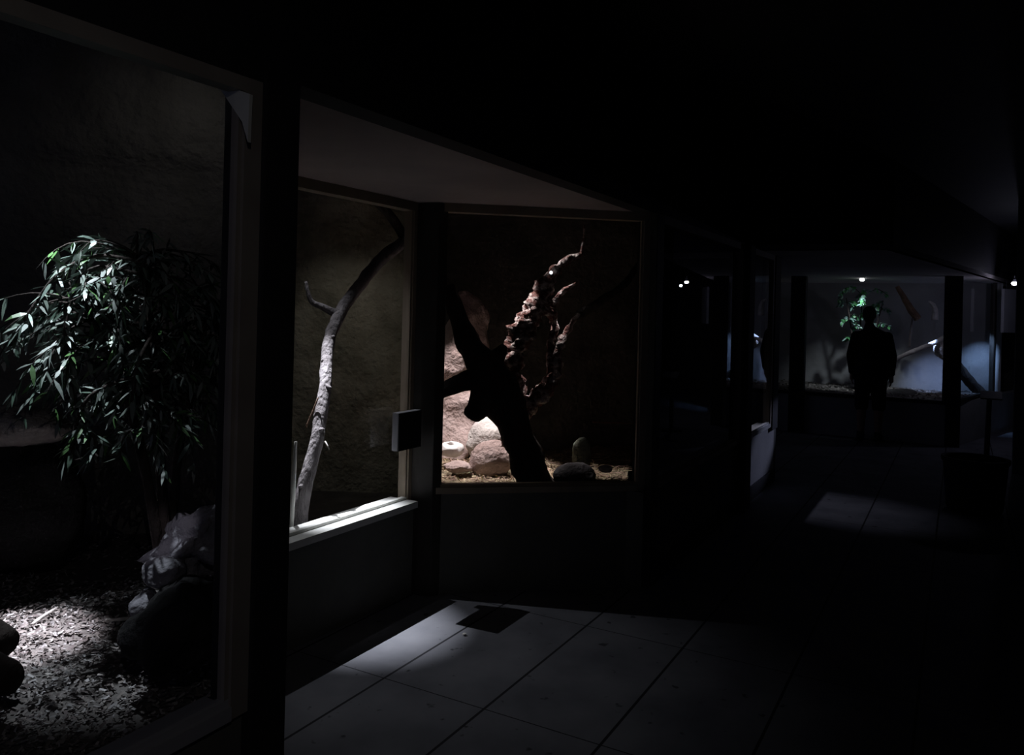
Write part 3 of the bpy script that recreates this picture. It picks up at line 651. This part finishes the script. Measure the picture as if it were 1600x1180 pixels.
# ------------------------------------------------------------------ person seen from behind
def remesh(name, build, vox, m, parent, sm=4):
    bm = bmesh.new(); build(bm); me = bpy.data.meshes.new(name); bm.to_mesh(me); bm.free()
    o = bpy.data.objects.new(name, me); C.objects.link(o)
    r = o.modifiers.new('r', 'REMESH'); r.mode = 'VOXEL'; r.voxel_size = vox; r.use_smooth_shade = True
    s = o.modifiers.new('s', 'SMOOTH'); s.iterations = sm; s.factor = .5
    dg = bpy.context.evaluated_depsgraph_get(); ev = o.evaluated_get(dg)
    me2 = bpy.data.meshes.new_from_object(ev); o.modifiers.clear(); o.data = me2; bpy.data.meshes.remove(me)
    for p in me2.polygons: p.use_smooth = True
    me2.materials.clear(); me2.materials.append(m)
    o.parent = parent
    return o
def cap(bm, p, q, r0, r1, n=8, flat=1.0):
    p, q = Vector(p), Vector(q)
    for i in range(n+1):
        f = i/n; c = p.lerp(q, f); r = r0*(1-f)+r1*f
        bmesh.ops.create_uvsphere(bm, u_segments=12, v_segments=8, radius=r, matrix=Matrix.Translation(c) @ Matrix.Diagonal((1, flat, 1, 1)))
def ell(bm, c, rx, ry, rz):
    bmesh.ops.create_uvsphere(bm, u_segments=20, v_segments=14, radius=1, matrix=Matrix.Translation(c) @ Matrix.Diagonal((rx, ry, rz, 1)))
pf = on_z(1358, 690, 0)
person = thing('person', 'person in dark jacket and shorts standing with back turned before the far pane', 'person', pf)
person.rotation_euler.z = -TH*0.9
# local: x right, y forward, z up
SH = {-1: (-.185, 0, 1.385), 1: (.185, 0, 1.385)}; EL = {-1: (-.245, -.03, 1.14), 1: (.25, -.02, 1.14)}; WR = {-1: (-.235, .07, .90), 1: (.245, .06, .89)}
def body(bm):
    ell(bm, (-.035, .02, 1.675), .074, .094, .112); ell(bm, (-.035, .05, 1.625), .058, .065, .07)      # skull, jaw
    ell(bm, (-.035, .118, 1.655), .014, .02, .024)                                                     # nose
    ell(bm, (-.035, .105, 1.615), .026, .012, .008)                                                     # lips
    for s in (-1, 1): ell(bm, (-.035+s*.076, .012, 1.66), .012, .02, .03); ell(bm, (-.035+s*.03, .1, 1.68), .012, .01, .008)
    cap(bm, (-.02, 0, 1.48), (-.035, .012, 1.6), .06, .052)
    cap(bm, (-.165, 0, 1.385), (0, 0, 1.44), .055, .065); cap(bm, (.165, 0, 1.385), (0, 0, 1.44), .055, .065); ell(bm, (0, .01, 1.3), .17, .11, .18); ell(bm, (0, 0, 1.1), .15, .1, .17); ell(bm, (0, -.01, .95), .17, .115, .14)
    for s in (-1, 1):
        cap(bm, SH[s], EL[s], .055, .042); cap(bm, EL[s], WR[s], .042, .028)
        w_ = Vector(WR[s]); pm = w_+Vector((0, .02, -.08))
        cap(bm, w_, pm, .026, .03, 5, flat=.6+.4)
        ell(bm, w_.lerp(pm, .7), .018, .04, .05)
        for k, L in enumerate((.066, .075, .07, .055)):
            b = pm+Vector((0, .03-.02*k, -.01)); m1 = b+Vector((-s*.004, .004, -L*.5)); e = m1+Vector((-s*.014, .008, -L*.45))
            cap(bm, b, m1, .0095, .009, 4); cap(bm, m1, e, .009, .0075, 4)
        b = w_+Vector((-s*.005, .03, -.035)); m1 = b+Vector((-s*.012, .032, -.03)); e = m1+Vector((-s*.006, .01, -.03)); cap(bm, b, m1, .013, .011, 4); cap(bm, m1, e, .011, .009, 4)
        hp_ = (s*.09, -.005, .9); kn = (s*.1, .015, .5); an = (s*.105, -.02, .09)
        cap(bm, hp_, kn, .085, .058); cap(bm, kn, (s*.103, -.02, .34), .056, .06); cap(bm, (s*.103, -.02, .34), an, .058, .038)
        cap(bm, (s*.107, -.03, .05), (s*.125, .15, .035), .036, .03)
remesh('body', body, .0055, M['skin'], person, 3)
def hair(bm):
    ell(bm, (-.035, .005, 1.695), .084, .102, .105); ell(bm, (-.035, -.05, 1.65), .07, .055, .09)
    ell(bm, (-.035, -.02, 1.76), .05, .06, .035)
remesh('hair', hair, .008, M['hair'], person, 3)
def jacket(bm):
    cap(bm, (-.165, 0, 1.375), (0, 0, 1.45), .07, .085); cap(bm, (.165, 0, 1.375), (0, 0, 1.45), .07, .085); ell(bm, (0, .005, 1.3), .215, .145, .2); ell(bm, (0, 0, 1.08), .205, .14, .24); ell(bm, (0, 0, .92), .215, .15, .17)
    cap(bm, (-.022, 0, 1.45), (-.03, .0, 1.52), .08, .068, 4)
    for s in (-1, 1):
        cap(bm, SH[s], EL[s], .075, .062); cap(bm, EL[s], Vector(EL[s]).lerp(Vector(WR[s]), .92), .062, .046)
        ell(bm, (s*.1, 0, .86), .12, .13, .09)
remesh('jacket', jacket, .011, M['cloth'], person, 4)
def shorts(bm):
    ell(bm, (0, -.005, .88), .19, .14, .13)
    for s in (-1, 1): cap(bm, (s*.095, -.005, .84), (s*.105, .01, .47), .108, .088)
remesh('shorts', shorts, .011, M['cloth2'], person, 3)
for s in (-1, 1):
    def shoe(bm, s=s):
        cap(bm, (s*.107, -.035, .05), (s*.127, .17, .042), .05, .042, 8); ell(bm, (s*.117, .06, .018), .05, .15, .018)
        cap(bm, (s*.105, -.02, .07), (s*.105, -.02, .11), .05, .048, 3)
    o = remesh('shoe', shoe, .008, M['rubber'], person, 3); o.location.z = .0

# ------------------------------------------------------------------ lights
spot('lamp_near', at(25, 70, 2.25), at(105, 500, 2.40), 90, (.84, .93, 1.0), 36, 1, .01)
spot('fill_near_mulch', at(-150, 60, 2.6), at(15, 950, 2.62), 620, (.95, .93, 1.0), 16, 1, .01)  # extra spot added to brighten the mulch, without a fitting
spot('lamp_near_wall', at(330, 60, 3.3), at(250, 260, 3.9), .8, (1, .97, .93), 90, 1, .02)
spot('fill_near_rock', at(120, 420, 1.8), at(260, 865, 2.5), 4.5, (.92, .88, 1), 15, .7, .01)  # added unseen spot that lifts the pale rocks
spot('lamp_alcove', W(3.35, -3.42, 2.5), W(3.18, -2.58, 0), 520, (.92, .94, 1.0), 23, 1, 0)
spot('fill_alcove_wide', W(3.35, -3.42, 2.5), W(3.2, -2.4, 0), 27, (.93, .95, 1.0), 62, 1, 0)  # wide weak beam added for a softer falloff on the paving
spot('lamp_alcove_wall', at(490, 275, 5.6), at(545, 600, 6.3), 7.5, (1, .96, .88), 84, 1, 0)
spot('lamp_alcove_branch', at(466, 440, 3.98), at(486, 740, 4.15), 1.8, (1, .97, 1), 50, .9, 0)
spot('lamp_alcove_rocks', at(690, 252, 5.4), at(735, 700, 5.7), 360, (1, .92, .9), 34, .5, 0)
spot('lamp_alcove_bark', at(715, 265, 5.4), at(846, 580, 5.35), 150, (1, .93, .9), 28, .6, 0)
spot('fill_alcove_bark_top', at(715, 300, 5.5), at(890, 415, 5.35), 60, (1, .95, .93), 24, .8, 0)  # added spot picking out the upper limbs, no fitting there
spot('fill_alcove_bark_low', at(885, 275, 5.9), at(850, 670, 5.45), 130, (1, .93, .84), 18, .7, 0)  # unseen spot added for highlights on the lower bark and straw
spot('fill_alcove_bark_fork', at(905, 330, 5.55), at(842, 610, 5.3), 70, (1, .94, .92), 17, .8, 0)  # unseen spot added to lift the fork of the bark tree
spot('lamp_end_shrub', at(1347, 440, 11.4)+Vector((0, 0, -.03)), at(1343, 520, 11.85), 30, (.85, .95, 1), 70, 1, .02)
spot('fill_end_branch', at(1395, 470, 11.0), at(1432, 548, 11.4), 3, (.9, .9, 1), 56, 1, .02)  # small spot added just to brighten the white branch
spot('lamp_end_blue', at(1450, 520, 11.4), at(1466, 612, 12.3), 34, (.4, .56, 1.0), 52, 1, .02)
spot('lamp_end_blue_side', at(1535, 510, 11.65), at(1538, 600, 12.0), 20, (.34, .56, 1.0), 80, .9, .02)
spot('lamp_floor_patch', W(7.6, -2.85, 2.1), W(7.3, -1.0, 0), 28, (.8, .8, 1.0), 30, 1, .03)
spot('lamp_right_edge', at(1585, 443, 10.4)+Vector((0, -.1, 0)), W(7.75, T0, .42), 190, (.6, .65, 1.0), 8, .8, .01)
point('lamp_right_glow', at(1585, 443, 10.4)+Vector((0, -.1, -.06)), 2.6, (.7, .7, 1.0), .02)
spot('fill_corridor', W(-.6, .6, 2.7), W(.9, T0, 1.3), 7, (1, .94, .9), 64, 1, 0)  # unseen weak fill added to lift the near window frame
